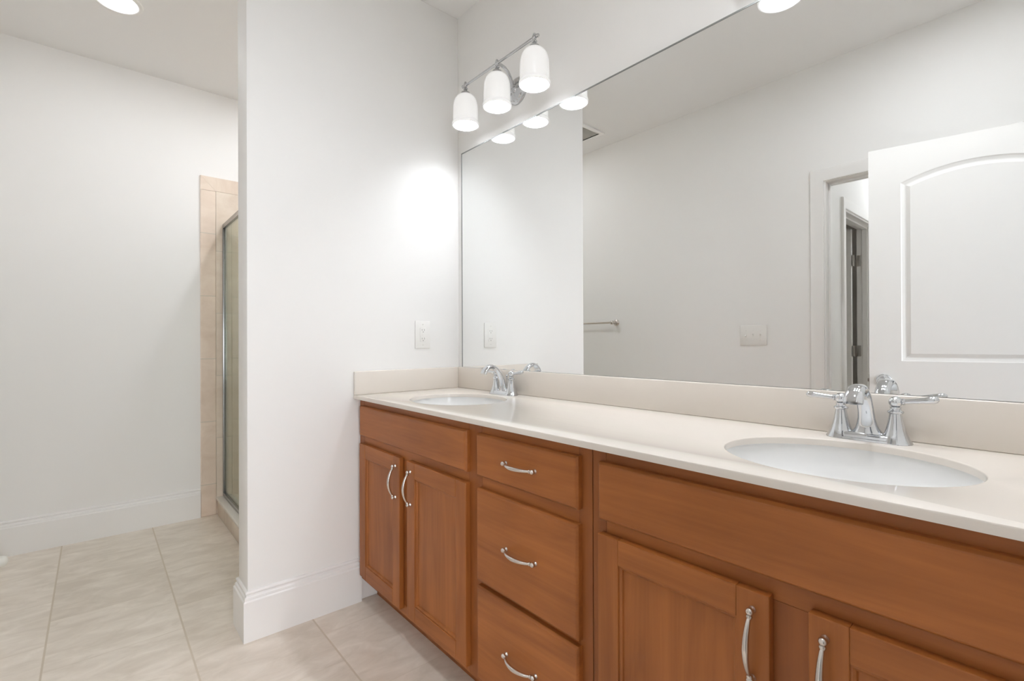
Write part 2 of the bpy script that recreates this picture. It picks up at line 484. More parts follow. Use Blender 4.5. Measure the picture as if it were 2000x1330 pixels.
# ------------------------------------------------------------------ doors
def door_face(mb, w, h, y, sg, panels, m):
    """moulded face in the local x-z plane at depth y, outward normal sg*y; panels: (x0,x1,z0,z1,rise)"""
    k = mb.mi(m)
    bm2 = bmesh.new()
    def outline(x0, x1, z0, z1, rise, i):
        a, c, bt = x0 + i, x1 - i, z0 + i
        pts = [(a, bt), (c, bt)]
        if rise:
            half = (x1 - x0) / 2
            R = (half * half + rise * rise) / (2 * rise)
            cx, cz = (x0 + x1) / 2, z1 - R
            r = R - i
            t1 = math.asin((c - cx) / r)
            for q in range(25):
                t = t1 - 2 * t1 * q / 24
                pts.append((cx + r * math.sin(t), cz + r * math.cos(t)))
        else:
            pts += [(c, z1 - i), (a, z1 - i)]
        return pts
    def P(p, d): return (p[0], y + sg * d, p[1])
    es = []
    def ring(pts, d):
        v = [bm2.verts.new(P(p, d)) for p in pts]
        return v, [bm2.edges.new((v[i], v[(i + 1) % len(v)])) for i in range(len(v))]
    _, e = ring([(0, 0), (w, 0), (w, h), (0, h)], 0); es += e
    firsts = []
    for pn in panels:
        v, e = ring(outline(*pn, 0), 0); es += e
        firsts.append((pn, v))
    bmesh.ops.triangle_fill(bm2, edges=es, use_beauty=True)
    # drop faces filled inside the panel outlines
    def inside(pn, c):
        x0, x1, z0, z1, rise = pn
        return x0 + 1e-4 < c.x < x1 - 1e-4 and z0 + 1e-4 < c.z < z1 - 1e-4 and all(True for _ in (0,)) and (
            not rise or c.z < z1 - rise or (math.hypot(c.x - (x0 + x1) / 2, c.z - (z1 - (((x1 - x0) / 2) ** 2 + rise ** 2) / (2 * rise))) < (((x1 - x0) / 2) ** 2 + rise ** 2) / (2 * rise)))
    dead = [f for f in bm2.faces if any(inside(pn, f.calc_center_median()) for pn in panels)]
    bmesh.ops.delete(bm2, geom=dead, context='FACES_ONLY')
    for pn, v0 in firsts:
        prev = v0
        for i, d in ((0.004, -0.004), (0.016, -0.0085), (0.021, -0.0085), (0.036, -0.0015)):
            v = [bm2.verts.new(P(p, d)) for p in outline(*pn, i)]
            for q in range(len(v)):
                r = (q + 1) % len(v)
                bm2.faces.new((prev[q], prev[r], v[r], v[q]))
            prev = v
        bm2.faces.new(prev)
    me = bpy.data.meshes.new('tmp')
    bm2.to_mesh(me); bm2.free()
    n0 = len(mb.bm.faces)
    mb.bm.from_mesh(me)
    mb.bm.faces.ensure_lookup_table()
    for f in mb.bm.faces[n0:]: f.material_index = k
    bpy.data.meshes.remove(me)

def door_leaf(name, w, h, th, root):
    mb = MB()
    st = 0.125
    pn = [(st, w - st, 1.0 - 0.01, 1.912, 0.062), (st, w - st, 0.23, 0.79, 0.0)]
    door_face(mb, w, h, th / 2, 1, pn, M_DOOR)
    door_face(mb, w, h, -th / 2, -1, pn, M_DOOR)
    for a, c in (((0, 0), (w, 0)), ((w, 0), (w, h)), ((w, h), (0, h)), ((0, h), (0, 0))):
        mb._add([(a[0], -th / 2, a[1]), (a[0], th / 2, a[1]), (c[0], th / 2, c[1]), (c[0], -th / 2, c[1])], [(0, 1, 2, 3)], M_DOOR)
    return mb.build(name, root, ang=18)

def door_knob(root, x, th, z, sg):
    k = MB()
    R = Matrix.Translation((x, sg * th / 2, z)) @ Matrix.Rotation(-sg * PI / 2, 4, 'X')
    k.lathe([(0.0325, 0.0), (0.0325, 0.004), (0.030, 0.008), (0.014, 0.011), (0.0105, 0.016), (0.0105, 0.026), (0.016, 0.031),
             (0.0245, 0.038), (0.028, 0.047), (0.0265, 0.056), (0.020, 0.063), (0.010, 0.0665), (0.001, 0.067)], M_CHROME, R, n=36, caps=False)
    return k.build('door_knob', root, ang=50)

# entry door, swung open against the wall opposite the mirror
fe = Vector((1.3244, -1.5666)); dd = Vector((0.5277, -0.1144)).normalized()
DW, DH, DT = 0.80, 2.03, 0.035
root = thing('door_1', 'white arched two-panel door standing open, seen in the mirror', 'door', (fe.x, fe.y, 0.010))
struct(root)
root.rotation_euler = (0, 0, math.atan2(dd.y, dd.x))
# leaf local: x from free edge to hinge, front face (towards mirror) at local y=0
leaf = door_leaf('door_leaf', DW, DH, DT, root)
leaf.location = (0, -DT / 2, 0)
for sg in (1, -1):
    kn = door_knob(root, 0.0575, DT, 0.8935, sg)
    kn.location = (0, -DT / 2, 0)
b = MB(); b.box(-0.0012, 0.0004, -0.0125, 0.0125, -0.028, 0.028, M_STEEL, bev=0.0005)
b.box(-0.008, 0.0, -0.006, 0.006, -0.008, 0.008, M_STEEL, bev=0.001)
b.build('latch_plate', root, (0, -DT / 2, 0.8935))
for z in (0.22, 1.02, 1.80):
    b = MB(); b.lathe([(0.0055, -0.045), (0.0055, 0.045)], M_STEEL, n=14)
    b.box(-0.032, 0.0, -0.0012, 0.0012, -0.044, 0.044, M_STEEL)
    b.build('hinge', root, (DW - 0.004, 0.0045, z))

# door of the dim room inside the passage, swung in
root = thing('door_2', 'white door swung into the dim room off the passage', 'door', (0.795, -3.357, 0.010))
struct(root)
root.rotation_euler = (0, 0, PI)
leaf = door_leaf('door_leaf', 0.71, 2.0, 0.035, root)
leaf.location = (0, -DT / 2, 0)
door_knob(root, 0.65, DT, 0.89, 1).location = (0, -DT / 2, 0)
for z in (0.20, 1.005, 1.745):
    b = MB()
    b.lathe([(0.0065, -0.045), (0.0065, 0.045)], M_STEEL, n=14)
    b.box(-0.0012, 0.0012, -0.036, -0.004, -0.045, 0.045, M_STEEL, bev=0.0004)   # leaf on the door edge
    b.box(-0.040, -0.004, 0.0400, 0.0425, -0.045, 0.045, M_STEEL, bev=0.0004)    # leaf on the jamb
    b.box(-0.008, 0.0, 0.0, 0.041, -0.045, 0.045, M_STEEL)
    b.build('hinge', root, (-0.006, 0.004, z))

# ------------------------------------------------------------------ shower
b = MB()
b.box(XL, XL + 0.012, -0.782, 0.0, 0.0, 2.075, M_STILE)
b.box(XL, -PT, -0.012, 0.0, 0.0, 2.165, M_STILX)
b.box(-PT - 0.012, -PT, -0.782, 0.0, 0.0, 2.165, M_STILE)
struct(b.build('wall_shower', smooth=False), 'beige stone-look tile lining the shower walls', 'tiled wall')
b = MB()
b.box(XL, XL + 0.0125, -0.867, -0.782, 0.0, 2.075, M_BULL, bev=0.004)
b._add([(XL, -0.867, 2.075), (XL + 0.0125, -0.867, 2.075), (XL + 0.0125, -0.782, 2.075), (XL, -0.782, 2.075),
        (XL, -0.867, 2.165), (XL + 0.0125, -0.865, 2.163)], [(0, 1, 5, 4), (1, 2, 5), (0, 4, 2, 3), (4, 5, 2)], M_BULL)
struct(b.build('trim_7', smooth=False), 'upright strip of beige bullnose tile edging the shower', 'tile trim')
b = MB()
b._add([(XL + 0.0002, -0.866, 2.165), (XL + 0.0125, -0.8645, 2.163), (XL + 0.0125, -0.782, 2.076), (XL + 0.0002, -0.782, 2.076),
        (XL + 0.0125, -0.013, 2.163), (XL + 0.0002, -0.013, 2.165), (XL + 0.0125, -0.013, 2.076), (XL + 0.0002, -0.013, 2.076)],
       [(0, 1, 4, 5), (1, 2, 6, 4), (0, 3, 2, 1), (0, 5, 7, 3), (3, 7, 6, 2), (4, 6, 7, 5)], M_BULLT)
struct(b.build('trim_8', smooth=False), 'level cap of beige bullnose tile above the shower', 'tile trim')

root = thing('shower_curb', 'low beige tiled shower curb with white stone cap', 'shower curb', (-0.88, -0.725, 0))
b = MB(); b.box(-0.72, 0.72, -0.053, 0.053, 0, 0.095, M_CURBT, bev=0.002); b.build('curb_base', root)
b = MB(); b.box(-0.724, 0.723, -0.060, 0.058, 0.095, 0.1135, M_STONE, bev=0.004); b.build('curb_cap', root)

root = thing('shower_enclosure', 'clear glass shower screen in slim chrome frame coloured dark like its reflections', 'shower screen', (-0.88, -0.735, 0.1135))
b = MB(); b.box(-0.70, 0.70, -0.003, 0.003, 0.02, 1.735, M_GLASS); b.build('glass_panel', root, smooth=False)
b = MB(); b.box(-0.724, 0.722, -0.011, 0.011, 1.725, 1.755, M_FRAMEC, bev=0.003); b.build('header_rail', root)
b = MB(); b.box(-0.724, -0.708, -0.012, 0.012, 0.0, 1.725, M_FRAMEC, bev=0.002); b.build('wall_channel', root)
b = MB(); b.box(0.706, 0.722, -0.012, 0.012, 0.0, 1.725, M_FRAMEC, bev=0.002); b.build('wall_channel', root)
b = MB(); b.box(-0.708, 0.706, -0.012, 0.012, 0.0, 0.024, M_FRAMEC, bev=0.003); b.build('bottom_track', root)
b = MB(); b.box(0.05, 0.07, -0.013, 0.013, 0.024, 1.725, M_FRAMEC, bev=0.002); b.build('door_post', root)

# ------------------------------------------------------------------ vanity cabinets
YFR = -0.512           # face frame plane
YFT = -0.531           # front of doors and drawers
def front_slab(name, x0, x1, z0, z1, root, o, m):
    """overlay front with an eased outer edge"""
    mb = MB()
    e = 0.004
    def rect(i, y): return [(x0 + i - o[0], y - o[1], z0 + i), (x1 - i - o[0], y - o[1], z0 + i), (x1 - i - o[0], y - o[1], z1 - i), (x0 + i - o[0], y - o[1], z1 - i)]
    mb.loft([rect(0, YFR), rect(0, YFT + 0.007), rect(0.0012, YFT + 0.0045), rect(0.0048, YFT + 0.0008), rect(0.0068, YFT)], m)
    return mb.build(name, root, ang=20)

def cab_door(x0, x1, z0, z1, root, o):
    mb = MB()
    w = 0.055
    a0, a1 = x0 - o[0], x1 - o[0]
    y1, y0 = YFR - o[1], YFT - o[1]
    def bar(u0, u1, v0, v1, m):
        mb.box(u0, u1, y0, y1, v0, v1, m, bev=0.0022, seg=2)
    bar(a0, a0 + w, z0, z1, M_WOODV)
    bar(a1 - w, a1, z0, z1, M_WOODV)
    bar(a0 + w - 0.0004, a1 - w + 0.0004, z1 - w, z1, M_WOODH)
    bar(a0 + w - 0.0004, a1 - w + 0.0004, z0, z0 + w, M_WOODH)
    def rect(i, y): return [(a0 + w + i, y, z0 + w + i), (a1 - w - i, y, z0 + w + i), (a1 - w - i, y, z1 - w - i), (a0 + w + i, y, z1 - w - i)]
    mb.loft([rect(-0.001, y0 + 0.0035), rect(0.003, y0 + 0.0035), rect(0.007, y0 + 0.006), rect(0.0085, y0 + 0.0095)], M_WOODV, cap0=False, cap1=True)
    return mb.build('door', root, ang=22)

def pull(root, x, z, o, vertical):
    """bow pull: two balled posts and a swelling bow"""
    mb = MB()
    L = 0.048
    def P(u, out): return (x - o[0] + (0 if vertical else u), YFT - o[1] - out, z + (u if vertical else 0))
    n = 22
    pts, rad = [], []
    for i in range(n + 1):
        t = -1 + 2 * i / n
        pts.append(P(t * L, 0.0125 + 0.0155 * (1 - t * t) ** 0.9))
        rad.append(0.0033 + 0.0025 * (1 - abs(t)) ** 0.7 * (1 if abs(t) < 1 else 0))
    mb.tube(pts, rad, M_NICKEL, n=12)
    for s_ in (-1, 1):
        mb.tube([P(s_ * (L - 0.002), 0.0135), P(s_ * (L + 0.001), 0.0123), P(s_ * (L + 0.003), 0.0115), P(s_ * (L + 0.0048), 0.0110)], [0.0036, 0.0054, 0.0054, 0.0034], M_NICKEL, n=12)
        c = P(s_ * (L + 0.0095), 0.0105)
        sph(mb, c, 0.0066, M_NICKEL, n=14)
        q = P(s_ * (L + 0.0095), 0.0)
        mb.tube([q, P(s_ * (L + 0.0095), 0.002), P(s_ * (L + 0.0095), 0.0045), P(s_ * (L + 0.0095), 0.009)], [0.0066, 0.0062, 0.0042, 0.0042], M_NICKEL, n=12, up=(0.3, 0.1, 1))
    return mb.build('handle', root, ang=40)

def carcass(root, o, x0, x1, rails_z, stiles_x):
    """hollow box behind the face frame; ends, floor, back; frame with stiles and rails"""
    mb = MB()
    X0, X1 = x0 - o[0], x1 - o[0]
    yb, yf = -0.003 - o[1], YFR + 0.019 - o[1]
    mb.box(X0, X0 + 0.012, yf, yb, 0.098, 0.8615, M_INSIDE)
    mb.box(X1 - 0.012, X1, yf, yb, 0.098, 0.8615, M_INSIDE)
    mb.box(X0, X1, yf, yb, 0.098, 0.112, M_INSIDE)
    mb.box(X0, X1, yb - 0.006, yb, 0.112, 0.8615, M_INSIDE)
    mb.build('carcass', root, smooth=False)
    mb = MB()
    for a, c, s0, s1 in stiles_x: mb.box(a - o[0], c - o[0], YFR - o[1], YFR + 0.019 - o[1], s0, s1, M_WOODF, bev=0.0008, seg=1)
    for (a, c, z0, z1) in rails_z: mb.box(a - o[0], c - o[0], YFR - o[1], YFR + 0.019 - o[1], z0, z1, M_WOODH, bev=0.0008, seg=1)
    mb.build('face_frame', root)
    mb = MB()
    mb.box(X0, X1, -0.437 - o[1], -0.425 - o[1], 0.0, 0.098, M_WOODF)
    mb.build('toe_kick', root)

ZT, ZF, ZD, ZB = 0.835, 0.7095, 0.678, 0.1245
# left unit: two doors under a false front, and a stack of three drawers
o = (0.64, -0.26)
root = thing('vanity_cabinet', 'brown maple vanity base with two doors and three drawers, against the partition', 'cabinet', (o[0], o[1], 0))
carcass(root, o, 0.002, 1.2815,
        [(0.050, 0.800, 0.825, 0.8615), (0.050, 0.800, 0.668, 0.720), (0.050, 0.800, 0.098, 0.140), (0.866, 1.243, 0.825, 0.8615),
         (0.866, 1.243, 0.668, 0.720), (0.866, 1.243, 0.385, 0.415), (0.866, 1.243, 0.098, 0.140)],
        [(0.002, 0.050, 0.098, 0.8615), (0.380, 0.452, 0.140, 0.668), (0.800, 0.866, 0.098, 0.8615), (1.243, 1.2815, 0.098, 0.8615)])
front_slab('false_drawer_front', 0.037, 0.807, ZF, ZT, root, o, M_WOODH)
for x0, x1, hx in ((0.037, 0.388, 0.358), (0.444, 0.807, 0.470)):
    d = cab_door(x0, x1, ZB, ZD, root, o)
    pull(d, hx, 0.586, o, True)
for z0, z1, hz in ((0.711, ZT, 0.773), (0.407, 0.676, 0.5405), (ZB, 0.393, 0.2575)):
    d = front_slab('drawer_front', 0.860, 1.2505, z0, z1, root, o, M_WOODH)
    pull(d, 1.0535, hz, o, False)
# right unit
o = (1.70, -0.26)
root = thing('vanity_cabinet', 'brown maple two-door vanity base under the nearer sink', 'cabinet', (o[0], o[1], 0))
carcass(root, o, 1.2835, 2.121,
        [(1.322, 2.079, 0.825, 0.8615), (1.322, 2.079, 0.668, 0.720), (1.322, 2.079, 0.098, 0.140)],
        [(1.2835, 1.322, 0.098, 0.8615), (1.663, 1.737, 0.140, 0.668), (2.079, 2.121, 0.098, 0.8615)])
front_slab('false_drawer_front', 1.311, 2.090, 0.708, ZT, root, o, M_WOODH)
for x0, x1, hx in ((1.311, 1.6715, 1.6445), (1.729, 2.090, 1.7525)):
    d = cab_door(x0, x1, ZB, ZD, root, o)
    pull(d, hx, 0.5895, o, True)

# ------------------------------------------------------------------ countertop with sinks
CT, CB, CF = 0.877, 0.8620, -0.5416
SK = [(0.412, -0.287), (1.703, -0.287)]
SA, SB = 0.205, 0.181
root = thing('countertop', 'long cream cultured marble counter over the brown cabinets', 'countertop', (1.06, -0.27, CB))
mb = MB()
bm = mb.bm; mb.mi(M_COUNTER)
es = []
def ringv(pts):
    v = [bm.verts.new(p) for p in pts]
    return [bm.edges.new((v[i], v[(i + 1) % len(v)])) for i in range(len(v))]
es += ringv([(0.001, CF, CT), (2.123, CF, CT), (2.123, -0.001, CT), (0.001, -0.001, CT)])
for cx, cy in SK:
    es += ringv([(cx + SA * math.cos(2 * PI * i / 72), cy + SB * math.sin(2 * PI * i / 72), CT) for i in range(72)])
bmesh.ops.triangle_fill(bm, edges=es, use_beauty=True)
dead = [f for f in bm.faces if any(((f.calc_center_median().x - cx) / SA) ** 2 + ((f.calc_center_median().y - cy) / SB) ** 2 < 0.999 for cx, cy in SK)]
bmesh.ops.delete(bm, geom=dead, context='FACES_ONLY')
ret = bmesh.ops.extrude_face_region(bm, geom=list(bm.faces))
vv = [g for g in ret['geom'] if isinstance(g, bmesh.types.BMVert)]
bmesh.ops.translate(bm, verts=vv, vec=(0, 0, CB - CT))
bmesh.ops.recalc_face_normals(bm, faces=bm.faces)
be = []
for e in bm.edges:
    a, c = e.verts[0].co, e.verts[1].co
    if len(e.link_faces) == 2 and a.z > CT - 1e-5 and c.z > CT - 1e-5 and any(abs(f.normal.z) < 0.5 for f in e.link_faces):
        on_front = abs(a.y - CF) < 1e-5 and abs(c.y - CF) < 1e-5
        on_hole = any(abs(((p.x - cx) / SA) ** 2 + ((p.y - cy) / SB) ** 2 - 1) < 1e-3 for p in (a,) for cx, cy in SK)
        if on_front or on_hole: be.append(e)
bmesh.ops.bevel(bm, geom=be, offset=0.0028, segments=3, profile=0.5, affect='EDGES')
for v in bm.verts: v.co -= Vector((1.06, -0.27, CB))
mb.build('counter_slab', root, ang=40)
mb = MB(); mb.box(0.001 - 1.06, 2.123 - 1.06, -0.0135 + 0.27, -0.001 + 0.27, CT - CB, 0.978 - CB, M_COUNTER, bev=0.0035, seg=3); mb.build('backsplash', root)
mb = MB(); mb.box(0.001 - 1.06, 0.0139 - 1.06, CF + 0.27, -0.0137 + 0.27, CT - CB, 0.978 - CB, M_COUNTER, bev=0.0035, seg=3); mb.build('side_splash', root)

sink = thing('sink', 'white oval basin set in the counter near the partition', 'sink', (SK[0][0], SK[0][1], CB), 'oval sinks in the counter')
mb = MB()
n = 64
loops = []
def ell(a, b_, z): return [(a * math.cos(2 * PI * i / n), b_ * math.sin(2 * PI * i / n), z) for i in range(n)]
A, B = SA + 0.006, SB + 0.006
loops.append(ell(A + 0.018, B + 0.018, -0.010))
loops.append(ell(A + 0.018, B + 0.018, -0.0003))
loops.append(ell(A, B, -0.0003))
for t in (8, 18, 30, 42, 54, 64, 72, 79, 84, 88):
    q = math.radians(t)
    loops.append(ell(max(0.02, A * math.cos(q) ** 0.72), max(0.02, B * math.cos(q) ** 0.72), -0.135 * math.sin(q) ** 1.05))
last = len(loops)
for t in (86, 79, 64, 42, 18, 4):
    q = math.radians(t)
    loops.append(ell(max(0.03, (A + 0.008) * math.cos(q) ** 0.72), max(0.03, (B + 0.008) * math.cos(q) ** 0.72), -0.008 - 0.135 * math.sin(q) ** 1.05))
mb.loft(loops, M_BASIN, cap0=False, cap1=False)
mb.build('basin', sink, ang=50)
mb = MB(); mb.lathe([(0.0225, -0.1395), (0.0225, -0.1335), (0.020, -0.1325), (0.015, -0.1345), (0.004, -0.1335)], M_CHROME, n=28); mb.build('drain', sink)
dup(sink, (SK[1][0], SK[1][1], CB), 'white oval basin at the front right of the counter')

# ------------------------------------------------------------------ faucets
def faucet(x, y, label):
    root = thing('faucet', label, 'faucet', (x, y, CT), 'chrome faucets')
    mb = MB()
    def stad(rx, ry, z, n=40):
        pts = []
        for i in range(n):
            a = 2 * PI * i / n
            cx = rx - ry
            pts.append(((cx if math.cos(a) >= 0 else -cx) + ry * math.cos(a), ry * math.sin(a), z))
        return pts
    mb.loft([stad(0.0800, 0.0280, 0.0), stad(0.0800, 0.0280, 0.003), stad(0.0785, 0.0265, 0.0052), stad(0.0765, 0.0245, 0.0058),
             stad(0.0745, 0.0225, 0.010), stad(0.0725, 0.0205, 0.0145), stad(0.069, 0.018, 0.0165)], M_CHROME)
    mb.build('base_plate', root, ang=35)
    # spout: flared foot and a broad flattened swan neck bending down over the basin
    mb = MB()
    sec = [(0.001, 0.010, 0.0245, 0.0400), (0.000, 0.0145, 0.0205, 0.0330), (-0.001, 0.020, 0.0175, 0.0270), (-0.002, 0.028, 0.0150, 0.0222), (-0.004, 0.038, 0.0130, 0.0190),
           (-0.0065, 0.050, 0.0115, 0.0168), (-0.0110, 0.064, 0.0103, 0.0157), (-0.0180, 0.079, 0.0095, 0.0153), (-0.0275, 0.0945, 0.0090, 0.0152), (-0.0390, 0.1075, 0.0087, 0.0153),
           (-0.0520, 0.1165, 0.0086, 0.0156), (-0.0660, 0.1215, 0.0086, 0.0160), (-0.0790, 0.1205, 0.0087, 0.0165), (-0.0900, 0.1150, 0.0089, 0.0171), (-0.0985, 0.1070, 0.0092, 0.0177), (-0.1040, 0.0975, 0.0095, 0.0182), (-0.1070, 0.0910, 0.0096, 0.0184)]
    mb.tube([(0, y_, z_) for y_, z_, _, _ in sec], [q[2] for q in sec], M_CHROME, n=26, up=(1, 0, 0), rad2=[q[3] for q in sec])
    mb.build('spout', root, ang=40)
    for sg in (-1, 1):
        mb = MB()
        mb.lathe([(0.0300, 0.002), (0.0275, 0.006), (0.0245, 0.0115), (0.0212, 0.019), (0.0180, 0.029), (0.0152, 0.041), (0.0128, 0.054), (0.0112, 0.064), (0.0140, 0.0655), (0.0150, 0.068),
                  (0.0140, 0.0705), (0.0108, 0.0720), (0.0095, 0.0750), (0.0110, 0.0790)], M_CHROME, n=28)
        sph(mb, (0, 0, 0.0895), 0.0128, M_CHROME, n=22)
        k_ = 0.16 if sg > 0 else 0.07
        lp = [(u, 0.0895 + k_ * (u - 0.004)) for u in (0.006, 0.011, 0.0125, 0.015, 0.017, 0.028, 0.042, 0.054, 0.063, 0.069, 0.0725)]
        lr = [0.0055, 0.0052, 0.0072, 0.0072, 0.0050, 0.0052, 0.0060, 0.0071, 0.0078, 0.0066, 0.0024]
        mb.tube([(sg * u, 0, z) for u, z in lp], lr, M_CHROME, n=16)
        mb.build('handle', root, (sg * 0.0508, 0, 0), ang=40)
    mb = MB(); mb.tube([(0, 0.019, 0.010), (0, 0.019, 0.075)], 0.0022, M_CHROME, n=10); sph(mb, (0, 0.019, 0.079), 0.0050, M_CHROME, n=14); mb.build('lift_rod', root)
    return root
fa = faucet(0.412, -0.055, 'chrome two-handle faucet at the sink near the partition')
dup(fa, (1.695, -0.055, CT), 'chrome two-handle faucet at the nearer sink')

# ------------------------------------------------------------------ mirror
root = thing('wall_mirror', 'long frameless wall mirror above the counter', 'mirror', (1.08, -0.0005, 0.979))
mb = MB()
x0, x1, z0, z1 = 0.0358 - 1.08, 2.121 - 1.08, 0.0, 2.0239 - 0.979
mb._add([(x0, -0.006, z0), (x1, -0.006, z0), (x1, -0.006, z1), (x0, -0.006, z1)], [(0, 1, 2, 3)], M_MIRROR)
r = [(x0, z0), (x1, z0), (x1, z1), (x0, z1)]
for i in range(4):
    a, c = r[i], r[(i + 1) % 4]
    mb._add([(a[0], -0.006, a[1]), (c[0], -0.006, c[1]), (c[0], 0, c[1]), (a[0], 0, a[1])], [(0, 1, 2, 3)], M_MEDGE)
mb._add([(x0, 0, z0), (x1, 0, z0), (x1, 0, z1), (x0, 0, z1)], [(3, 2, 1, 0)], M_MEDGE)
mb.build('mirror_glass', root, smooth=False)
mb = MB()
e_ = 0.0042
for q in ((x0 - 0.0006, x0 + e_, z0, z1 + 0.0006), (x1 - e_, x1 + 0.0006, z0, z1 + 0.0006), (x0 - 0.0006, x1 + 0.0006, z1 - e_, z1 + 0.0006)):
    mb.box(q[0], q[1], -0.0072, -0.0058, q[2], q[3], M_MEDGE)
mb.build('ground_edge', root, smooth=False)

# ------------------------------------------------------------------ vanity lights
def vanity_light(x, label):
    root = thing('vanity_light', label, 'wall light', (x, 0, 2.17), 'chrome vanity lights above the mirror')
    Z = -2.17
    YB = -0.115
    mb = MB()
    R = Matrix.Rotation(PI / 2, 4, 'X')
    mb.lathe([(0.0575, 0.0), (0.0575, 0.006), (0.054, 0.011), (0.047, 0.0135), (0.044, 0.019), (0.030, 0.023), (0.0185, 0.026), (0.0165, 0.032), (0.008, 0.036), (0.001, 0.0365)], M_CHROMD, R, n=40, caps=False)
    mb.build('backplate', root, ang=40)
    mb = MB()
    mb.tube([(0, -0.030, 0.0), (0, -0.0335, 0.020), (0, -0.0420, 0.042), (0, -0.0560, 0.0620), (0, -0.0740, 0.0745), (0, -0.0950, 0.0785), (0, YB, 0.0765)], [0.0085, 0.0078, 0.0072, 0.0068, 0.0066, 0.0066, 0.0066], M_CHROMD, n=14, up=(1, 0, 0))
    mb.build('arm', root, ang=40)
    mb = MB()
    R2 = Matrix.Translation((0, YB, 0.0765)) @ Matrix.Rotation(PI / 2, 4, 'Y')
    mb.lathe([(0.0058, -0.247), (0.0072, -0.243), (0.0072, -0.240), (0.0052, -0.237), (0.0052, 0.237), (0.0072, 0.240), (0.0072, 0.243), (0.0058, 0.247)], M_CHROMD, R2, n=16)
    mb.build('crossbar', root, ang=40)
    for i, u in enumerate((-0.2245, 0.0, 0.2245)):
        mb = MB()
        T = Matrix.Translation((u, YB, 0))
        mb.lathe([(0.0005, 0.0935), (0.0042, 0.0922), (0.0058, 0.0890), (0.0042, 0.0855), (0.0068, 0.0840), (0.0085, 0.0800), (0.0085, 0.0720), (0.0062, 0.0685), (0.0070, 0.0650),
                  (0.0110, 0.0625), (0.0110, 0.0600), (0.0078, 0.0570), (0.0085, 0.0530), (0.0130, 0.0490), (0.0182, 0.0455), (0.0205, 0.0410), (0.0205, 0.0350), (0.0190, 0.0335), (0.0005, 0.0335)], M_CHROMD, T, n=28, caps=False)
        mb.build('shade_holder', root, ang=40)
        mb = MB()
        out = [(0.016, 0.0350), (0.026, 0.0332), (0.0355, 0.0278), (0.0432, 0.0195), (0.0490, 0.0085), (0.0528, -0.0050), (0.0548, -0.0200), (0.0556, -0.0500), (0.0558, -0.0810),
               (0.0560, -0.0868), (0.0584, -0.0900), (0.0598, -0.0945), (0.0600, -0.1000), (0.0592, -0.1033), (0.0575, -0.1045)]
        inn = [(r - 0.0045, z) for r, z in reversed(out[1:-1])]
        mb.lathe(out + [(0.0552, -0.1040)] + inn + [(0.012, 0.0305)], M_SHADE, T, n=44, caps=False)
        sh = mb.build('glass_shade', root, ang=28)
        mb = MB()
        mb.lathe([(0.0005, -0.070), (0.012, -0.0685), (0.022, -0.062), (0.0275, -0.052), (0.029, -0.042), (0.0275, -0.032), (0.022, -0.021), (0.015, -0.011), (0.0130, -0.004), (0.0130, 0.012), (0.0005, 0.012)], M_BULB, T, n=18, caps=False)
        mb.build('bulb', sh, ang=60)
    return root
vl = vanity_light(0.450, 'chrome three-shade vanity light beside the partition')
dup(vl, (1.685, 0, 2.17), 'chrome vanity light above the nearer sink, mostly above the frame')

# ------------------------------------------------------------------ ceiling lights, vent
def downlight(x, y, label, lens=None):
    root = thing('recessed_light', label, 'ceiling light', (x, y, ZC), 'recessed ceiling lights')
    mb = MB()
    mb.lathe([(0.098, -0.0005), (0.0975, -0.004), (0.090, -0.0065), (0.080, -0.006), (0.076, -0.003), (0.074, -0.0008)], M_PLATE, n=48, caps=False)
    mb.build('trim_ring', root, ang=40)
    mb = MB()
    mb.lathe([(0.0755, -0.0012), (0.070, -0.0035), (0.040, -0.0050), (0.0005, -0.0055)], lens or M_LENS, n=40, caps=False)
    mb.build('lens', root, ang=60)
    return root
dl = downlight(-0.93, -1.292, 'round recessed ceiling light near the far wall')

downlight(1.62, -1.06, 'added fill downlight near the entry door, out of frame', M_LENS2)  # added lamp, brightens the door, counter and opposite wall
downlight(-0.88, -0.38, 'added fill downlight over the shower, unseen behind the partition', M_LENS3)  # added lamp, brightens the shower tile and far wall

root = thing('exhaust_vent', 'white square ceiling vent with dark louvres, seen in the mirror', 'ceiling vent', (-0.53, -1.455, ZC))
mb = MB()
for a in ((-0.165, 0.165, -0.165, -0.135), (-0.165, 0.165, 0.135, 0.165), (-0.165, -0.135, -0.135, 0.135), (0.135, 0.165, -0.135, 0.135)):
    mb.box(*a, -0.012, -0.0005, M_TRIM, bev=0.003)
mb.build('vent_frame', root)
mb = MB()
mb.box(-0.136, 0.136, -0.136, 0.136, -0.003, -0.0008, M_VENTD)
for i in range(13):
    y = -0.126 + i * 0.021
    mb._add([(-0.135, y, -0.004), (0.135, y, -0.004), (0.135, y + 0.012, -0.010), (-0.135, y + 0.012, -0.010)], [(0, 1, 2, 3)], M_VENTD)
mb.build('louvre_grille', root, smooth=False)

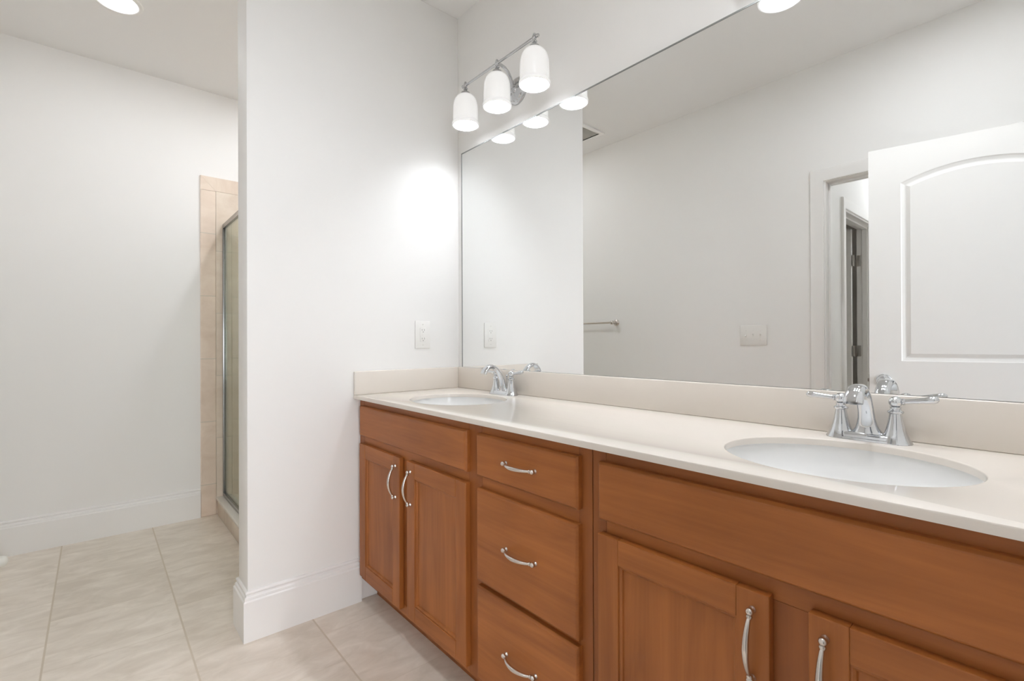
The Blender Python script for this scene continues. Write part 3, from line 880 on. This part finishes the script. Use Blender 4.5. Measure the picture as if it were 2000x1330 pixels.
# ------------------------------------------------------------------ outlet, switch, towel bar, door stop
root = thing('electrical_outlet', 'white electrical outlet on the partition above the counter', 'outlet', (0.0, -0.2075, 1.1355))
mb = MB()
mb.box(0.0003, 0.0062, -0.0400, 0.0400, -0.0640, 0.0640, M_PLATE, bev=0.003); mb.build('cover_plate', root)
mb = MB()
mb.box(0.0062, 0.0085, -0.0165, 0.0165, -0.0335, 0.0335, M_PLATE, bev=0.0012)
for zc in (0.020, -0.020):
    for yy, hh in ((-0.0062, 0.0036), (0.0062, 0.0044)):
        mb.box(0.0080, 0.0088, yy - 0.0010, yy + 0.0010, zc - hh + 0.002, zc + hh + 0.002, M_SLOT)
    mb.lathe([(0.0024, 0.0080), (0.0024, 0.0088)], M_SLOT, Matrix.Translation((0, 0, zc - 0.0075)) @ Matrix.Rotation(PI / 2, 4, 'Y'), n=12)
mb.box(0.0083, 0.0095, -0.0075, 0.0075, 0.0010, 0.0062, M_PLATE, bev=0.0005)
mb.box(0.0083, 0.0095, -0.0075, 0.0075, -0.0062, -0.0010, M_PLATE, bev=0.0005)
mb.build('receptacle', root)
for z in (0.0475, -0.0475):
    mb = MB(); mb.lathe([(0.0036, 0.0060), (0.0034, 0.0070), (0.0005, 0.0073)], M_PLATE, Matrix.Rotation(PI / 2, 4, 'Y'), n=14)
    mb.box(0.0070, 0.0075, -0.0030, 0.0030, -0.0004, 0.0004, M_SLOT)
    mb.build('screw', root, (0, 0, z))

root = thing('light_switch', 'white three-toggle light switch plate, seen in the mirror', 'light switch', (0.650, YF, 1.137))
mb = MB(); mb.box(-0.083, 0.083, 0.0003, 0.0062, -0.0642, 0.0642, M_PLATE, bev=0.003); mb.build('wall_plate', root)
for i, (u, up) in enumerate(((-0.046, -1), (0.0, 1), (0.046, 1))):
    mb = MB()
    mb.box(u - 0.0055, u + 0.0055, 0.0060, 0.0070, -0.0125, 0.0125, M_PLATE, bev=0.0004)
    mb.tube([(u, 0.005, 0.0), (u, 0.012, up * 0.005), (u, 0.018, up * 0.0095)], [0.0046, 0.0040, 0.0034], M_PLATE, n=10, up=(1, 0, 0))
    mb.build('toggle', root)
    for z in (0.030, -0.030):
        mb = MB(); mb.lathe([(0.0034, 0.0060), (0.0032, 0.0068), (0.0005, 0.0071)], M_PLATE, Matrix.Rotation(-PI / 2, 4, 'X'), n=12); mb.build('screw', root, (u, 0, z))

root = thing('towel_bar', 'chrome towel bar on the wall opposite, seen in the mirror', 'towel bar', (-0.735, YF, 1.2517))
mb = MB(); R2 = Matrix.Translation((0, 0.060, 0)) @ Matrix.Rotation(PI / 2, 4, 'Y'); mb.lathe([(0.0075, -0.305), (0.0075, 0.305)], M_NICKEL, R2, n=18); mb.build('bar', root)
for sg in (-1, 1):
    mb = MB()
    R = Matrix.Translation((sg * 0.310, 0, 0)) @ Matrix.Rotation(-PI / 2, 4, 'X')
    mb.lathe([(0.0265, 0.0), (0.0265, 0.005), (0.022, 0.010), (0.0125, 0.014), (0.0100, 0.022), (0.0100, 0.046), (0.0145, 0.052), (0.0160, 0.060), (0.0145, 0.068), (0.008, 0.073), (0.0005, 0.0745)], M_NICKEL, R, n=28, caps=False)
    mb.build('post', root, ang=40)

root = thing('door_stop', 'white-tipped door stop low on the left, at the frame edge', 'door stop', (-1.345, YF + 0.0165, 0.062))
R = Matrix.Rotation(-PI / 2, 4, 'X')
mb = MB(); mb.lathe([(0.017, 0.0), (0.017, 0.004), (0.010, 0.009), (0.0075, 0.016), (0.0075, 0.094), (0.0005, 0.094)], M_TRIM, R, n=20, caps=False); mb.build('stem', root, ang=40)
mb = MB(); mb.lathe([(0.012, 0.086), (0.021, 0.090), (0.0255, 0.099), (0.0255, 0.110), (0.020, 0.121), (0.010, 0.127), (0.0005, 0.128)], M_RUBBER, R, n=24, caps=False); mb.build('rubber_tip', root, ang=50)

# passage lamp, added out of view to brighten the passage
root = thing('flush_fill_light', 'added flush fill lamp, unseen in the passage beyond the doorway', 'ceiling light', (1.50, -3.7, ZC))
mb = MB(); mb.lathe([(0.14, -0.0005), (0.14, -0.02), (0.135, -0.025), (0.12, -0.026)], M_NICKEL, n=36, caps=False); mb.build('fill_lamp_base', root, ang=40)
mb = MB(); mb.lathe([(0.125, -0.024), (0.118, -0.045), (0.095, -0.065), (0.055, -0.078), (0.0005, -0.083)], M_HALL, n=36, caps=False); mb.build('fill_lamp_glass', root, ang=60)
